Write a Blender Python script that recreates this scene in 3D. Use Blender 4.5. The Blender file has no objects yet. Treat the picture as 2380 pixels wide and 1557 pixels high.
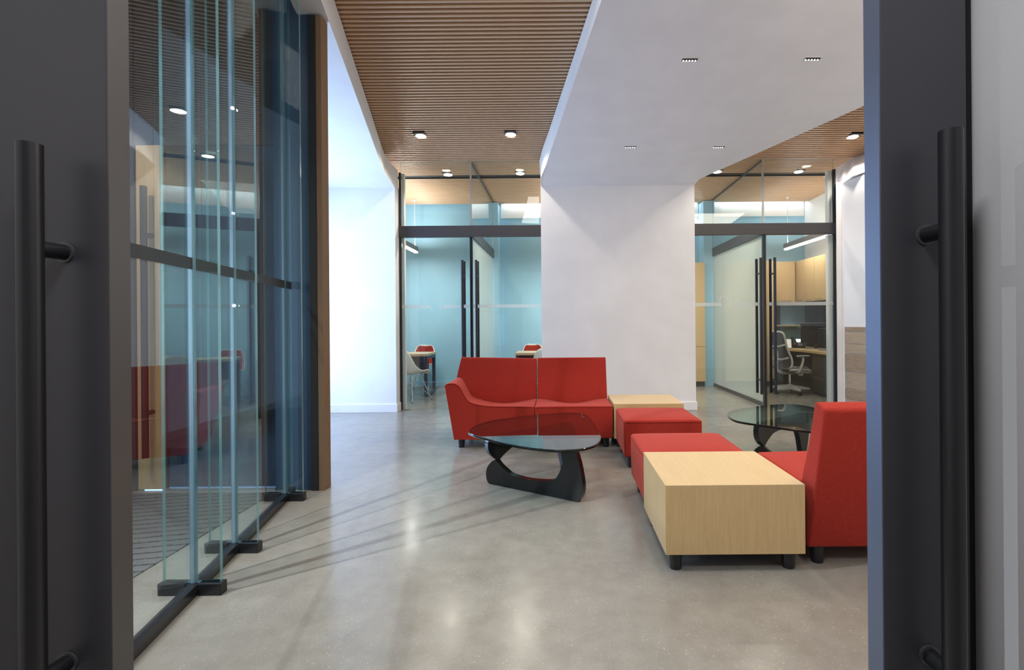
import bpy, bmesh, math, random
from mathutils import Vector, Matrix

random.seed(7)
S = bpy.context.scene
COL = S.collection
R = math.radians

# ------------------------------------------------------------------ camera
cd = bpy.data.cameras.new('camera')
cam = bpy.data.objects.new('camera', cd)
COL.objects.link(cam)
cd.sensor_fit = 'HORIZONTAL'
cd.sensor_width = 36.0
cd.lens = 36.0 * 1126 / 2380
cd.shift_x = -110 / 2380
cd.shift_y = -28.5 / 2380
cd.clip_start = 0.05
cam.matrix_world = Matrix.Translation((0, 0, 1.25)) @ Matrix.Rotation(R(90), 4, 'X') @ Matrix.Rotation(-0.008, 4, 'Z')
S.camera = cam

# ------------------------------------------------------------------ view, world
S.view_settings.view_transform = 'Standard'
S.view_settings.look = 'None'
S.view_settings.exposure = 0.0
S.view_settings.gamma = 1.0
S.view_settings.use_curve_mapping = False
S.cycles.use_denoising = True
S.cycles.transparent_max_bounces = 40
S.cycles.max_bounces = 10
S.cycles.diffuse_bounces = 5
S.cycles.glossy_bounces = 5
S.cycles.sample_clamp_indirect = 6.0
S.cycles.caustics_reflective = False
S.cycles.caustics_refractive = False

w = bpy.data.worlds.new('world')
S.world = w
w.use_nodes = True
bg = w.node_tree.nodes['Background']
bg.inputs[0].default_value = (0.62, 0.76, 1.0, 1)
bg.inputs[1].default_value = 0.9

DAY = (0.60, 0.75, 1.0)
WARM = (1.0, 0.88, 0.74)
NEUT = (1.0, 0.96, 0.90)


def light(name, kind, loc, aim, energy, color, **kw):
    d = bpy.data.lights.new(name, kind)
    d.energy = energy
    d.color = color
    for k, v in kw.items():
        setattr(d, k, v)
    o = bpy.data.objects.new(name, d)
    COL.objects.link(o)
    o.location = loc
    o.rotation_euler = (Vector(aim) - Vector(loc)).to_track_quat('-Z', 'Y').to_euler()
    return o


# daylight: the tall window of the entrance alcove, and the entrance glazing of the vestibule
light('alcove_daylight', 'AREA', (-3.95, 5.65, 1.55), (-2.9, 5.35, 1.5), 185, (0.42, 0.62, 1.0), shape='RECTANGLE', size=2.1, size_y=2.7)
# ceiling downlight casting fin shadows; lower spots added to blur the band's shadow
for zz, ww in ((3.9, 210), (2.9, 140), (2.1, 95), (1.4, 50)):
    light('fin_shadow_spot', 'SPOT', (-2.47, 1.65, zz), (-0.7, 2.55, 0), ww * 1.15, (0.93, 0.96, 1.0), spot_size=R(88), spot_blend=0.8, shadow_soft_size=0.012)
light('stile_fill_spot', 'SPOT', (-3.05, 2.1, 3.8), (-3.1, 3.66, 0.9), 150, WARM, spot_size=R(75), spot_blend=0.8, shadow_soft_size=0.03)  # added spot that brightens the oak stile, no fixture known there
# fill lights added for the lobby's unseen half, plus the corridor lamp
light('lobby_side_fill', 'AREA', (2.9, 3.0, 3.60), (2.9, 3.2, 0), 62, (1.0, 0.86, 0.68), shape='RECTANGLE', size=2.4, size_y=0.9)
light('lobby_ceiling_fill', 'AREA', (2.4, 1.9, 3.70), (2.2, 2.2, 0), 44, WARM, shape='RECTANGLE', size=2.2, size_y=1.4)
light('lobby_centre_fill', 'AREA', (-0.3, 2.4, 4.0), (-0.1, 3.4, 0), 32, NEUT, shape='RECTANGLE', size=1.0, size_y=1.6)
light('corridor_light', 'AREA', (-0.15, 0.25, 2.93), (-0.15, 0.45, 0), 38, (0.96, 0.96, 1.0), shape='RECTANGLE', size=0.5, size_y=0.3)


# ------------------------------------------------------------------ materials
def new_mat(name):
    m = bpy.data.materials.new(name)
    m.use_nodes = True
    nt = m.node_tree
    return m, nt, nt.nodes['Principled BSDF']


def ramp(nt, fac, stops):
    r = nt.nodes.new('ShaderNodeValToRGB')
    el = r.color_ramp.elements
    while len(el) < len(stops):
        el.new(0.5)
    for e, (p, c) in zip(el, stops):
        e.position = p
        e.color = (*c, 1)
    nt.links.new(fac, r.inputs[0])
    return r.outputs[0]


def coords(nt, scale=(1, 1, 1), rot=(0, 0, 0)):
    t = nt.nodes.new('ShaderNodeTexCoord')
    mp = nt.nodes.new('ShaderNodeMapping')
    mp.inputs['Scale'].default_value = scale
    mp.inputs['Rotation'].default_value = rot
    nt.links.new(t.outputs['Object'], mp.inputs[0])
    return mp.outputs[0]


def noise(nt, vec, scale, detail=4, rough=0.5):
    n = nt.nodes.new('ShaderNodeTexNoise')
    n.inputs['Scale'].default_value = scale
    n.inputs['Detail'].default_value = detail
    n.inputs['Roughness'].default_value = rough
    nt.links.new(vec, n.inputs['Vector'])
    return n.outputs['Fac']


def bump(nt, p, h, strength, dist=0.01):
    b = nt.nodes.new('ShaderNodeBump')
    b.inputs['Strength'].default_value = strength
    b.inputs['Distance'].default_value = dist
    nt.links.new(h, b.inputs['Height'])
    nt.links.new(b.outputs[0], p.inputs['Normal'])


def plain(name, col, rough=0.5, metal=0.0, spec=0.5, grain=0.0, gscale=60):
    m, nt, p = new_mat(name)
    p.inputs['Roughness'].default_value = rough
    p.inputs['Metallic'].default_value = metal
    p.inputs['Specular IOR Level'].default_value = spec
    v = coords(nt)
    n = noise(nt, v, 3.0, 3)
    lo = tuple(c * 0.965 for c in col)
    hi = tuple(min(1, c * 1.03) for c in col)
    nt.links.new(ramp(nt, n, [(0.3, lo), (0.7, hi)]), p.inputs['Base Color'])
    if grain:
        bump(nt, p, noise(nt, v, gscale, 4), grain, 0.003)
    return m


def wood(name, dark, light_, scale, rough=0.36):
    m, nt, p = new_mat(name)
    v = coords(nt, scale)
    n = noise(nt, v, 6.0, 6, 0.6)
    n2 = noise(nt, v, 34.0, 3, 0.6)
    mx = nt.nodes.new('ShaderNodeMix')
    mx.inputs[0].default_value = 0.4
    nt.links.new(n, mx.inputs[2])
    nt.links.new(n2, mx.inputs[3])
    nt.links.new(ramp(nt, mx.outputs[0], [(0.32, dark), (0.68, light_)]), p.inputs['Base Color'])
    p.inputs['Roughness'].default_value = rough
    p.inputs['Specular IOR Level'].default_value = 0.5
    bump(nt, p, n2, 0.04, 0.002)
    return m


def fabric(name, c0, c1):
    m, nt, p = new_mat(name)
    v = coords(nt)
    n = noise(nt, v, 420, 3, 0.7)
    n2 = noise(nt, v, 60, 3)
    mx = nt.nodes.new('ShaderNodeMix')
    mx.inputs[0].default_value = 0.35
    nt.links.new(n, mx.inputs[2])
    nt.links.new(n2, mx.inputs[3])
    nt.links.new(ramp(nt, mx.outputs[0], [(0.3, c0), (0.7, c1)]), p.inputs['Base Color'])
    p.inputs['Roughness'].default_value = 0.95
    p.inputs['Specular IOR Level'].default_value = 0.1
    p.inputs['Sheen Weight'].default_value = 0.16
    p.inputs['Sheen Roughness'].default_value = 0.5
    p.inputs['Sheen Tint'].default_value = (1, 0.50, 0.40, 1)
    bump(nt, p, n, 0.25, 0.002)
    return m


def glass(name, tint, f0=0.04, gain=1.0, haze=0.0, haze_col=(0.8, 0.85, 0.85)):
    """Thin architectural glass: transparent with a Schlick reflection on each face."""
    m = bpy.data.materials.new(name)
    m.use_nodes = True
    nt = m.node_tree
    nt.nodes.clear()
    out = nt.nodes.new('ShaderNodeOutputMaterial')
    tr = nt.nodes.new('ShaderNodeBsdfTransparent')
    tr.inputs[0].default_value = (*tint, 1)
    gl = nt.nodes.new('ShaderNodeBsdfGlossy')
    gl.inputs['Roughness'].default_value = 0.0
    gl.inputs[0].default_value = (0.95, 0.98, 1.0, 1)
    lw = nt.nodes.new('ShaderNodeLayerWeight')
    lw.inputs[0].default_value = 0.5
    pw = nt.nodes.new('ShaderNodeMath'); pw.operation = 'POWER'
    pw.inputs[1].default_value = 5
    nt.links.new(lw.outputs['Facing'], pw.inputs[0])
    ma = nt.nodes.new('ShaderNodeMath'); ma.operation = 'MULTIPLY_ADD'; ma.use_clamp = True
    ma.inputs[1].default_value = (1 - f0) * gain
    ma.inputs[2].default_value = f0
    nt.links.new(pw.outputs[0], ma.inputs[0])
    mix = nt.nodes.new('ShaderNodeMixShader')
    nt.links.new(ma.outputs[0], mix.inputs[0])
    base = tr.outputs[0]
    if haze:
        df = nt.nodes.new('ShaderNodeBsdfDiffuse')
        df.inputs[0].default_value = (*haze_col, 1)
        tl = nt.nodes.new('ShaderNodeBsdfTranslucent')
        tl.inputs[0].default_value = (*haze_col, 1)
        ad = nt.nodes.new('ShaderNodeMixShader'); ad.inputs[0].default_value = 0.4
        nt.links.new(df.outputs[0], ad.inputs[1])
        nt.links.new(tl.outputs[0], ad.inputs[2])
        mh = nt.nodes.new('ShaderNodeMixShader'); mh.inputs[0].default_value = haze
        nt.links.new(tr.outputs[0], mh.inputs[1])
        nt.links.new(ad.outputs[0], mh.inputs[2])
        base = mh.outputs[0]
    nt.links.new(base, mix.inputs[1])
    nt.links.new(gl.outputs[0], mix.inputs[2])
    nt.links.new(mix.outputs[0], out.inputs[0])
    return m


def emit(name, col, strength):
    m, nt, p = new_mat(name)
    p.inputs['Base Color'].default_value = (0.8, 0.8, 0.8, 1)
    p.inputs['Emission Color'].default_value = (*col, 1)
    p.inputs['Emission Strength'].default_value = strength
    return m


def concrete():
    m, nt, p = new_mat('polished_concrete')
    v = coords(nt)
    big = noise(nt, v, 0.9, 5, 0.6)
    mid = noise(nt, v, 9, 5, 0.6)
    fine = noise(nt, v, 190, 3, 0.7)
    base = ramp(nt, big, [(0.30, (0.225, 0.206, 0.176)), (0.70, (0.330, 0.308, 0.268))])
    mx = nt.nodes.new('ShaderNodeMix'); mx.data_type = 'RGBA'; mx.blend_type = 'MULTIPLY'
    mx.inputs[0].default_value = 0.55
    nt.links.new(base, mx.inputs[6])
    nt.links.new(ramp(nt, mid, [(0.3, (0.72, 0.70, 0.68)), (0.7, (1, 1, 1))]), mx.inputs[7])
    # aggregate: dark sand grains and pale chips
    def cells(scale, lo, hi, rand):
        vo = nt.nodes.new('ShaderNodeTexVoronoi')
        vo.inputs['Scale'].default_value = scale
        vo.inputs['Randomness'].default_value = 1
        nt.links.new(v, vo.inputs['Vector'])
        r1 = nt.nodes.new('ShaderNodeMapRange')
        r1.inputs[1].default_value = lo; r1.inputs[2].default_value = hi
        r1.inputs[3].default_value = 1; r1.inputs[4].default_value = 0
        nt.links.new(vo.outputs['Distance'], r1.inputs[0])
        sp = nt.nodes.new('ShaderNodeSeparateColor')
        nt.links.new(vo.outputs['Color'], sp.inputs[0])
        gt = nt.nodes.new('ShaderNodeMath'); gt.operation = 'GREATER_THAN'
        gt.inputs[1].default_value = rand
        nt.links.new(sp.outputs[0], gt.inputs[0])
        mu = nt.nodes.new('ShaderNodeMath'); mu.operation = 'MULTIPLY'
        nt.links.new(r1.outputs[0], mu.inputs[0])
        nt.links.new(gt.outputs[0], mu.inputs[1])
        return mu.outputs[0]
    dark = ramp(nt, noise(nt, v, 230, 3, 0.62), [(0.585, (0, 0, 0)), (0.66, (1, 1, 1))])
    chips = cells(74, 0.08, 0.42, 0.84)
    small = cells(150, 0.10, 0.40, 0.90)
    mxx = nt.nodes.new('ShaderNodeMath'); mxx.operation = 'MAXIMUM'
    nt.links.new(chips, mxx.inputs[0]); nt.links.new(small, mxx.inputs[1])
    clus = ramp(nt, noise(nt, v, 2.3, 4, 0.65), [(0.38, (0.12,) * 3), (0.64, (1, 1, 1))])
    mu_ = nt.nodes.new('ShaderNodeMath'); mu_.operation = 'MULTIPLY'
    nt.links.new(mxx.outputs[0], mu_.inputs[0]); nt.links.new(clus, mu_.inputs[1])
    pale = mu_.outputs[0]
    m1 = nt.nodes.new('ShaderNodeMix'); m1.data_type = 'RGBA'
    k1 = nt.nodes.new('ShaderNodeMath'); k1.operation = 'MULTIPLY'; k1.inputs[1].default_value = 0.6
    nt.links.new(dark, k1.inputs[0])
    nt.links.new(k1.outputs[0], m1.inputs[0])
    nt.links.new(mx.outputs[2], m1.inputs[6])
    m1.inputs[7].default_value = (0.10, 0.09, 0.075, 1)
    m2 = nt.nodes.new('ShaderNodeMix'); m2.data_type = 'RGBA'
    k2 = nt.nodes.new('ShaderNodeMath'); k2.operation = 'MULTIPLY'; k2.inputs[1].default_value = 0.36
    nt.links.new(pale, k2.inputs[0])
    nt.links.new(k2.outputs[0], m2.inputs[0])
    nt.links.new(m1.outputs[2], m2.inputs[6])
    m2.inputs[7].default_value = (0.62, 0.58, 0.50, 1)
    m3 = nt.nodes.new('ShaderNodeMix'); m3.data_type = 'RGBA'; m3.blend_type = 'MULTIPLY'
    m3.inputs[0].default_value = 0.5
    nt.links.new(m2.outputs[2], m3.inputs[6])
    nt.links.new(ramp(nt, fine, [(0.3, (0.72, 0.72, 0.72)), (0.65, (1, 1, 1))]), m3.inputs[7])
    nt.links.new(m3.outputs[2], p.inputs['Base Color'])
    nt.links.new(ramp(nt, mid, [(0.3, (0.17,) * 3), (0.7, (0.25,) * 3)]), p.inputs['Roughness'])
    p.inputs['Specular IOR Level'].default_value = 0.4
    bump(nt, p, fine, 0.03, 0.001)
    return m


def carpet_mat():
    m, nt, p = new_mat('ribbed_carpet')
    v = coords(nt, rot=(0, 0, R(-12)))
    wv = nt.nodes.new('ShaderNodeTexWave')
    wv.wave_type = 'BANDS'; wv.bands_direction = 'Y'
    wv.inputs['Scale'].default_value = 4.2
    wv.inputs['Distortion'].default_value = 1.2
    wv.inputs['Detail Scale'].default_value = 14
    nt.links.new(v, wv.inputs['Vector'])
    n = noise(nt, v, 160, 4, 0.8)
    n2 = noise(nt, v, 2.2, 3)
    c = ramp(nt, wv.outputs['Fac'], [(0.03, (0.03, 0.03, 0.035)), (0.16, (0.15, 0.15, 0.16))])
    mx = nt.nodes.new('ShaderNodeMix'); mx.data_type = 'RGBA'; mx.blend_type = 'MULTIPLY'
    mx.inputs[0].default_value = 0.8
    nt.links.new(c, mx.inputs[6])
    nt.links.new(ramp(nt, n, [(0.3, (0.55,) * 3), (0.7, (1,) * 3)]), mx.inputs[7])
    nt.links.new(mx.outputs[2], p.inputs['Base Color'])
    p.inputs['Roughness'].default_value = 1
    p.inputs['Specular IOR Level'].default_value = 0.05
    bump(nt, p, n, 0.6, 0.01)
    return m


M = dict(
    floor=concrete(),
    carpet=carpet_mat(),
    white=plain('white_paint', (0.80, 0.79, 0.78), 0.55, grain=0.03, gscale=240),
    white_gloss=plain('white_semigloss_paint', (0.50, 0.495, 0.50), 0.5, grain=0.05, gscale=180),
    teal=plain('teal_paint', (0.325, 0.585, 0.755), 0.5, grain=0.03, gscale=240),
    steel=plain('dark_steel', (0.036, 0.035, 0.041), 0.42, 0.0, 0.5, grain=0.02, gscale=400),
    steel_edge=plain('brown_steel_edge', (0.060, 0.056, 0.055), 0.34, 0.0, 0.6, grain=0.02, gscale=400),
    black=plain('black_metal', (0.012, 0.012, 0.014), 0.30),
    black_matt=plain('black_matt', (0.008, 0.008, 0.009), 0.7),
    plenum=plain('dark_plenum', (0.012, 0.011, 0.010), 0.9),
    rail=plain('charcoal_rail', (0.045, 0.042, 0.045), 0.45),
    skylit=plain('skylit_panel', (0.035, 0.066, 0.115), 0.35, 0.0, 0.5),  # dark panel; the blue of reflected skylight is put into its base colour
    daylit_steel=plain('daylit_steel_edge', (0.16, 0.19, 0.26), 0.42, 0.75),  # dark steel with its blue daylight reflection put into the colour
    alu=plain('aluminium', (0.55, 0.57, 0.58), 0.35, 0.9),
    chrome=plain('chrome', (0.75, 0.76, 0.78), 0.12, 1.0),
    slat=wood('slat_wood', (0.48, 0.295, 0.170), (0.67, 0.445, 0.275), (0.5, 30, 30)),
    oak=wood('oak_veneer', (0.47, 0.315, 0.145), (0.575, 0.41, 0.21), (22, 22, 0.7)),
    oak_top=wood('oak_veneer_top', (0.49, 0.335, 0.16), (0.595, 0.43, 0.225), (22, 0.7, 22)),
    oak_edge=wood('oak_edge', (0.15, 0.085, 0.044), (0.21, 0.122, 0.062), (18, 18, 0.7), 0.65),
    plank=wood('walnut_grey_plank', (0.25, 0.175, 0.115), (0.43, 0.325, 0.23), (1.2, 1.2, 11)),
    plank_pale=wood('pale_plank', (0.34, 0.25, 0.17), (0.50, 0.39, 0.285), (1.0, 1.0, 13)),
    red=fabric('red_fabric', (0.255, 0.019, 0.013), (0.370, 0.034, 0.022)),
    seam=fabric('dark_red_seam', (0.13, 0.009, 0.006), (0.19, 0.014, 0.010)),
    red_pad=fabric('brick_fabric', (0.26, 0.028, 0.018), (0.34, 0.042, 0.028)),
    shell=plain('white_plastic', (0.80, 0.81, 0.80), 0.35),
    tabletop=wood('pale_ash', (0.50, 0.42, 0.28), (0.60, 0.51, 0.36), (1.0, 20, 20)),
    bluegrey=plain('blue_grey_steel', (0.055, 0.065, 0.105), 0.42),
    grey=plain('light_grey_plastic', (0.52, 0.52, 0.50), 0.45),
    midgrey=plain('grey_plastic', (0.25, 0.25, 0.25), 0.5),
    meshgrey=fabric('grey_mesh', (0.035, 0.035, 0.037), (0.075, 0.075, 0.078)),
    seatgrey=fabric('grey_seat', (0.14, 0.135, 0.135), (0.22, 0.215, 0.215)),
    cabinet=plain('dark_brown_metal', (0.055, 0.050, 0.045), 0.25),
    tack=plain('dark_tackboard', (0.020, 0.017, 0.015), 0.8),
    screen=plain('dark_screen', (0.006, 0.006, 0.007), 0.12),
    ebony=plain('ebonised_wood', (0.009, 0.009, 0.010), 0.13, grain=0.02, gscale=120),
    glass=glass('clear_glass', (0.955, 0.977, 0.968), 0.035, 0.9),
    glass_wall=glass('left_wall_glass', (0.92, 0.96, 0.965), 0.07, 1.15),
    fin=glass('fin_glass', (0.93, 0.975, 0.970), 0.03, 0.7),
    fin_edge=glass('fin_glass_edge', (0.50, 0.74, 0.73), 0.10, 0.9, 0.5, (0.22, 0.46, 0.48)),
    joint=glass('silicone_joint', (0.6, 0.75, 0.85), 0.10, 0.9, 0.7, (0.32, 0.45, 0.56)),
    dark_glass=glass('dimmed_glass', (0.10, 0.12, 0.145), 0.04, 1.0),  # dark tint added to dim the bright alcove behind the door
    frost=glass('frosted_glass', (0.88, 0.92, 0.90), 0.05, 0.8, 0.72, (0.72, 0.78, 0.74)),
    film=glass('frosted_film', (0.95, 0.97, 0.97), 0.0, 0.0, 0.42, (0.80, 0.82, 0.82)),
    backlit_film=plain('backlit_frosted_film', (0.030, 0.031, 0.033), 0.45),  # frosted film seen backlit, its shade put into the colour
    table_glass=glass('table_glass', (0.58, 0.70, 0.67), 0.07, 1.15),
    table_edge=plain('dark_green_glass_edge', (0.006, 0.010, 0.009), 0.08),
    lamp=emit('downlight_glow', (1.0, 0.95, 0.86), 14),
    led=emit('cell_glow', (1.0, 0.95, 0.88), 10),
    tube=emit('pendant_glow', (1.0, 0.97, 0.92), 9),
    lcd=emit('phone_display', (0.72, 0.85, 1.0), 0.9),
)


# ------------------------------------------------------------------ mesh helpers
def obj(name, verts, faces, mat, parent=None, smooth=False, bevel=0.0, seg=2, sharp=None, mats=None, fmat=None):
    me = bpy.data.meshes.new(name)
    me.from_pydata([tuple(v) for v in verts], [], faces)
    bm = bmesh.new(); bm.from_mesh(me)
    bmesh.ops.recalc_face_normals(bm, faces=bm.faces)
    bm.to_mesh(me); bm.free()
    for mm in (mats or [mat]):
        me.materials.append(mm)
    if fmat:
        for p, i in zip(me.polygons, fmat):
            p.material_index = i
    o = bpy.data.objects.new(name, me)
    COL.objects.link(o)
    if parent is not None:
        o.parent = parent
    if smooth:
        for p in me.polygons:
            p.use_smooth = True
        if sharp:
            me.set_sharp_from_angle(angle=R(sharp))
    if bevel:
        b = o.modifiers.new('soft_edge', 'BEVEL')
        b.width = bevel; b.segments = seg; b.limit_method = 'ANGLE'; b.angle_limit = R(38)
        b.harden_normals = False
    return o


BF = [(0, 3, 2, 1), (4, 5, 6, 7), (0, 1, 5, 4), (1, 2, 6, 5), (2, 3, 7, 6), (3, 0, 4, 7)]


def bv(x0, x1, y0, y1, z0, z1):
    return [(x0, y0, z0), (x1, y0, z0), (x1, y1, z0), (x0, y1, z0), (x0, y0, z1), (x1, y0, z1), (x1, y1, z1), (x0, y1, z1)]


def box(name, x0, x1, y0, y1, z0, z1, mat, parent=None, bevel=0.0, seg=2):
    return obj(name, bv(x0, x1, y0, y1, z0, z1), BF, mat, parent, bevel=bevel, seg=seg)


def boxes(name, lst, mat, parent=None, bevel=0.0):
    vs, fs = [], []
    for b in lst:
        k = len(vs)
        vs += bv(*b)
        fs += [tuple(i + k for i in f) for f in BF]
    return obj(name, vs, fs, mat, parent, bevel=bevel)


def loft(name, A, B, mat, parent=None, bevel=0.0, smooth=False, sharp=35):
    """Solid between two matching 3-D outlines."""
    n = len(A)
    fs = [tuple(range(n)), tuple(range(2 * n - 1, n - 1, -1))]
    fs += [(i, (i + 1) % n, n + (i + 1) % n, n + i) for i in range(n)]
    return obj(name, list(A) + list(B), fs, mat, parent, bevel=bevel, smooth=smooth, sharp=sharp)


def prism(name, pts, z0, z1, mat, parent=None, bevel=0.0, smooth=False, sharp=35):
    return loft(name, [(x, y, z0) for x, y in pts], [(x, y, z1) for x, y in pts], mat, parent, bevel, smooth, sharp)


def tube_data(pts, rad, n=10, cap=True):
    pts = [Vector(p) for p in pts]
    rs = rad if isinstance(rad, (list, tuple)) else [rad] * len(pts)
    vs, fs = [], []
    prev = None
    for i, p in enumerate(pts):
        d = (pts[min(i + 1, len(pts) - 1)] - pts[max(i - 1, 0)]).normalized()
        if prev is None:
            a = Vector((0, 0, 1)) if abs(d.z) < 0.9 else Vector((1, 0, 0))
            u = d.cross(a).normalized()
        else:
            u = (prev - d * prev.dot(d)).normalized()
        prev = u
        v = d.cross(u)
        for k in range(n):
            t = 2 * math.pi * k / n
            vs.append(p + (u * math.cos(t) + v * math.sin(t)) * rs[i])
    for i in range(len(pts) - 1):
        for k in range(n):
            fs.append((i * n + k, i * n + (k + 1) % n, (i + 1) * n + (k + 1) % n, (i + 1) * n + k))
    if cap:
        fs.append(tuple(range(n)))
        fs.append(tuple(range(len(vs) - n, len(vs))))
    return vs, fs


def tube(name, pts, rad, mat, parent=None, n=10):
    vs, fs = tube_data(pts, rad, n)
    return obj(name, vs, fs, mat, parent, smooth=True, sharp=50)


def tubes(name, lst, mat, parent=None, n=8):
    vs, fs = [], []
    for pts, rad in lst:
        a, b = tube_data(pts, rad, n)
        k = len(vs)
        vs += a
        fs += [tuple(i + k for i in f) for f in b]
    return obj(name, vs, fs, mat, parent, smooth=True, sharp=50)


def cyl(name, x, y, z0, z1, r0, mat, parent=None, r1=None, n=24, bevel=0.0):
    r1 = r0 if r1 is None else r1
    A = [(x + r0 * math.cos(2 * math.pi * k / n), y + r0 * math.sin(2 * math.pi * k / n), z0) for k in range(n)]
    B = [(x + r1 * math.cos(2 * math.pi * k / n), y + r1 * math.sin(2 * math.pi * k / n), z1) for k in range(n)]
    return loft(name, A, B, mat, parent, bevel=bevel, smooth=True, sharp=50)


def spline(pts, per=6, closed=False):
    out = []
    n = len(pts)
    P = [Vector(p) for p in pts]
    rng = range(n) if closed else range(n - 1)
    for i in rng:
        if closed:
            a, b, c, d = P[(i - 1) % n], P[i], P[(i + 1) % n], P[(i + 2) % n]
        else:
            a, b, c, d = P[max(i - 1, 0)], P[i], P[i + 1], P[min(i + 2, n - 1)]
        for k in range(per):
            t = k / per
            out.append(0.5 * ((2 * b) + (c - a) * t + (2 * a - 5 * b + 4 * c - d) * t * t + (3 * b - a - 3 * c + d) * t ** 3))
    if not closed:
        out.append(P[-1])
    return out


def thing(name, label, cat, loc=(0, 0, 0), rz=0.0, group=None, kind=None):
    o = bpy.data.objects.new(name, None)
    o.empty_display_size = 0.1
    COL.objects.link(o)
    o.location = loc
    o.rotation_euler = (0, 0, rz)
    return tag(o, label, cat, group, kind)


def tag(o, label, cat=None, group=None, kind=None):
    o['label'] = label
    if cat:
        o['category'] = cat
    if group:
        o['group'] = group
    if kind:
        o['kind'] = kind
    return o


def structure(o, label, cat='structure'):
    return tag(o, label, cat, None, 'structure')


def dup(root, loc, rz, label):
    r = root.copy(); COL.objects.link(r)
    r.location = loc; r.rotation_euler = (0, 0, rz); r['label'] = label
    for ch in list(root.children):
        c = ch.copy(); COL.objects.link(c); c.parent = r
        for g in list(ch.children):
            d = g.copy(); COL.objects.link(d); d.parent = c
    return r


def pane(name, x0, x1, y0, y1, z0, z1, mat, edge, parent=None):
    """A sheet of glass: the two large faces are glass, the four narrow ones show its green edge."""
    dx, dy, dz = x1 - x0, y1 - y0, z1 - z0
    # BF order: bottom, top, -y, +x, +y, -x
    thin = min(dx, dy, dz)
    if thin == dy:
        fm = [1, 1, 0, 1, 0, 1]
    elif thin == dx:
        fm = [1, 1, 1, 0, 1, 0]
    else:
        fm = [0, 0, 1, 1, 1, 1]
    return obj(name, bv(x0, x1, y0, y1, z0, z1), BF, None, parent, mats=[mat, edge], fmat=fm)


ZC = 3.614      # underside of the slats
ZS = 3.181      # underside of the plaster soffits where they meet the columns
SL = 0.13       # slats and soffits rise gently towards the entrance


def zslat(y):
    return ZC + SL * max(0.0, 7.05 - y)


def zsof(y):
    return ZS + SL * (6.86 - y)


YG = 7.05       # office glass line
YB = 9.75       # back wall of the offices
YD = 3.665      # entrance door wall

# ================================================================== SETTING
structure(box('floor', -4.6, 7.0, -2.8, 10.0, -0.12, 0.0, M['floor']), 'polished grey concrete floor with fine speckled aggregate', 'floor')

cp = []
for yy in (-2.8, 7.05, 10.0):
    z = zslat(yy) + 0.056
    cp += [(-4.6, yy, z), (7.0, yy, z), (7.0, yy, z + 0.13), (-4.6, yy, z + 0.13)]
ceil = structure(obj('ceiling', cp, [(0, 1, 2, 3), (8, 11, 10, 9)] + [(k * 4 + i, k * 4 + (i + 1) % 4, k * 4 + 4 + (i + 1) % 4, k * 4 + 4 + i) for k in (0, 1) for i in range(4)], M['plenum']),
                 'ceiling of narrow wooden slats over a dark plenum', 'ceiling')
sl = None
y = 1.22
while y < 9.62:
    if not (7.735 < y + 0.014 < 7.930):
        if sl is None:
            sl = box('slat', -4.3, 6.6, -0.0145, 0.0145, 0, 0.054, M['slat'], ceil, bevel=0.004, seg=1)
            sl.location = (0, y, zslat(y))
        else:
            c = sl.copy(); COL.objects.link(c); c.parent = ceil; c.location = (0, y, zslat(y))
    y += 0.0530 if y < 7.0 else 0.0550
box('air_slot', -4.3, 6.6, 7.755, 7.905, 3.635, 3.669, M['black_matt'], ceil)
boxes('slot_edge', [(-4.3, 6.6, 7.742, 7.755, ZC, 3.668), (-4.3, 6.6, 7.905, 7.918, ZC, 3.668)], M['rail'], ceil)

# plaster ribbon: soffits that rise towards the entrance and fold down into the columns


def lo_(pts):
    return [(x, y_, zsof(y_) if y_ < 6.86 else ZS) for x, y_ in pts]


LB = lo_([(-1.46, 1.2), (-1.25, 1.2), (-1.728, 3.588), (-2.29, 6.387), (-2.30, 6.70), (-2.318, 6.87), (-2.325, 7.04), (-4.3, 7.04), (-4.3, 3.76), (-1.972, 3.755), (-1.955, 3.60)])
LT = [(-1.46, 1.2, 4.36), (-1.28, 1.2, 4.36), (-1.774, 3.588, 4.05), (-2.449, 6.845, 3.637), (-2.43, 6.88, 3.60), (-2.39, 6.96, 3.54), (-2.333, 7.04, 3.479), (-4.3, 7.04, 3.479), (-4.3, 3.76, 4.03), (-1.972, 3.755, 4.03), (-1.955, 3.60, 4.05)]
structure(loft('soffit', LB, LT, M['white']), 'white plaster soffit over the daylit alcove, folded at its far end', 'soffit')
CB = lo_([(0.755, 1.2), (5.67, 1.2), (3.122, 4.923), (2.038, 6.506), (1.94, 6.66), (1.93, 7.04), (-0.25, 7.04), (-0.235, 6.557), (-0.155, 6.2), (0.328, 3.549)])
CT = [(0.875, 1.2, 4.36), (5.67, 1.2, 4.36), (3.122, 4.923, 3.88), (2.038, 6.506, 3.68), (1.97, 6.66, 3.66), (1.96, 7.04, 3.61), (-0.27, 7.04, 3.61), (-0.215, 6.70, 3.655), (-0.110, 6.2, 3.72), (0.415, 3.549, 4.06)]
structure(loft('soffit', CB, CT, M['white']), 'wide white plaster soffit with four small linear lights, tapering to the middle column', 'soffit')
RB = lo_([(4.02, 7.04), (4.018, 6.863), (4.012, 6.60), (4.104, 6.464), (6.6, 2.82), (6.6, 7.04)])
RT = [(4.035, 7.04, 3.47), (4.15, 7.03, 3.53), (4.29, 7.03, 3.61), (4.396, 6.921, 3.63), (6.6, 3.70, 4.04), (6.6, 7.04, 3.61)]
structure(loft('soffit', RB, RT, M['white']), 'white plaster soffit above the planked wall, brightly lit at its corner', 'soffit')

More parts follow.
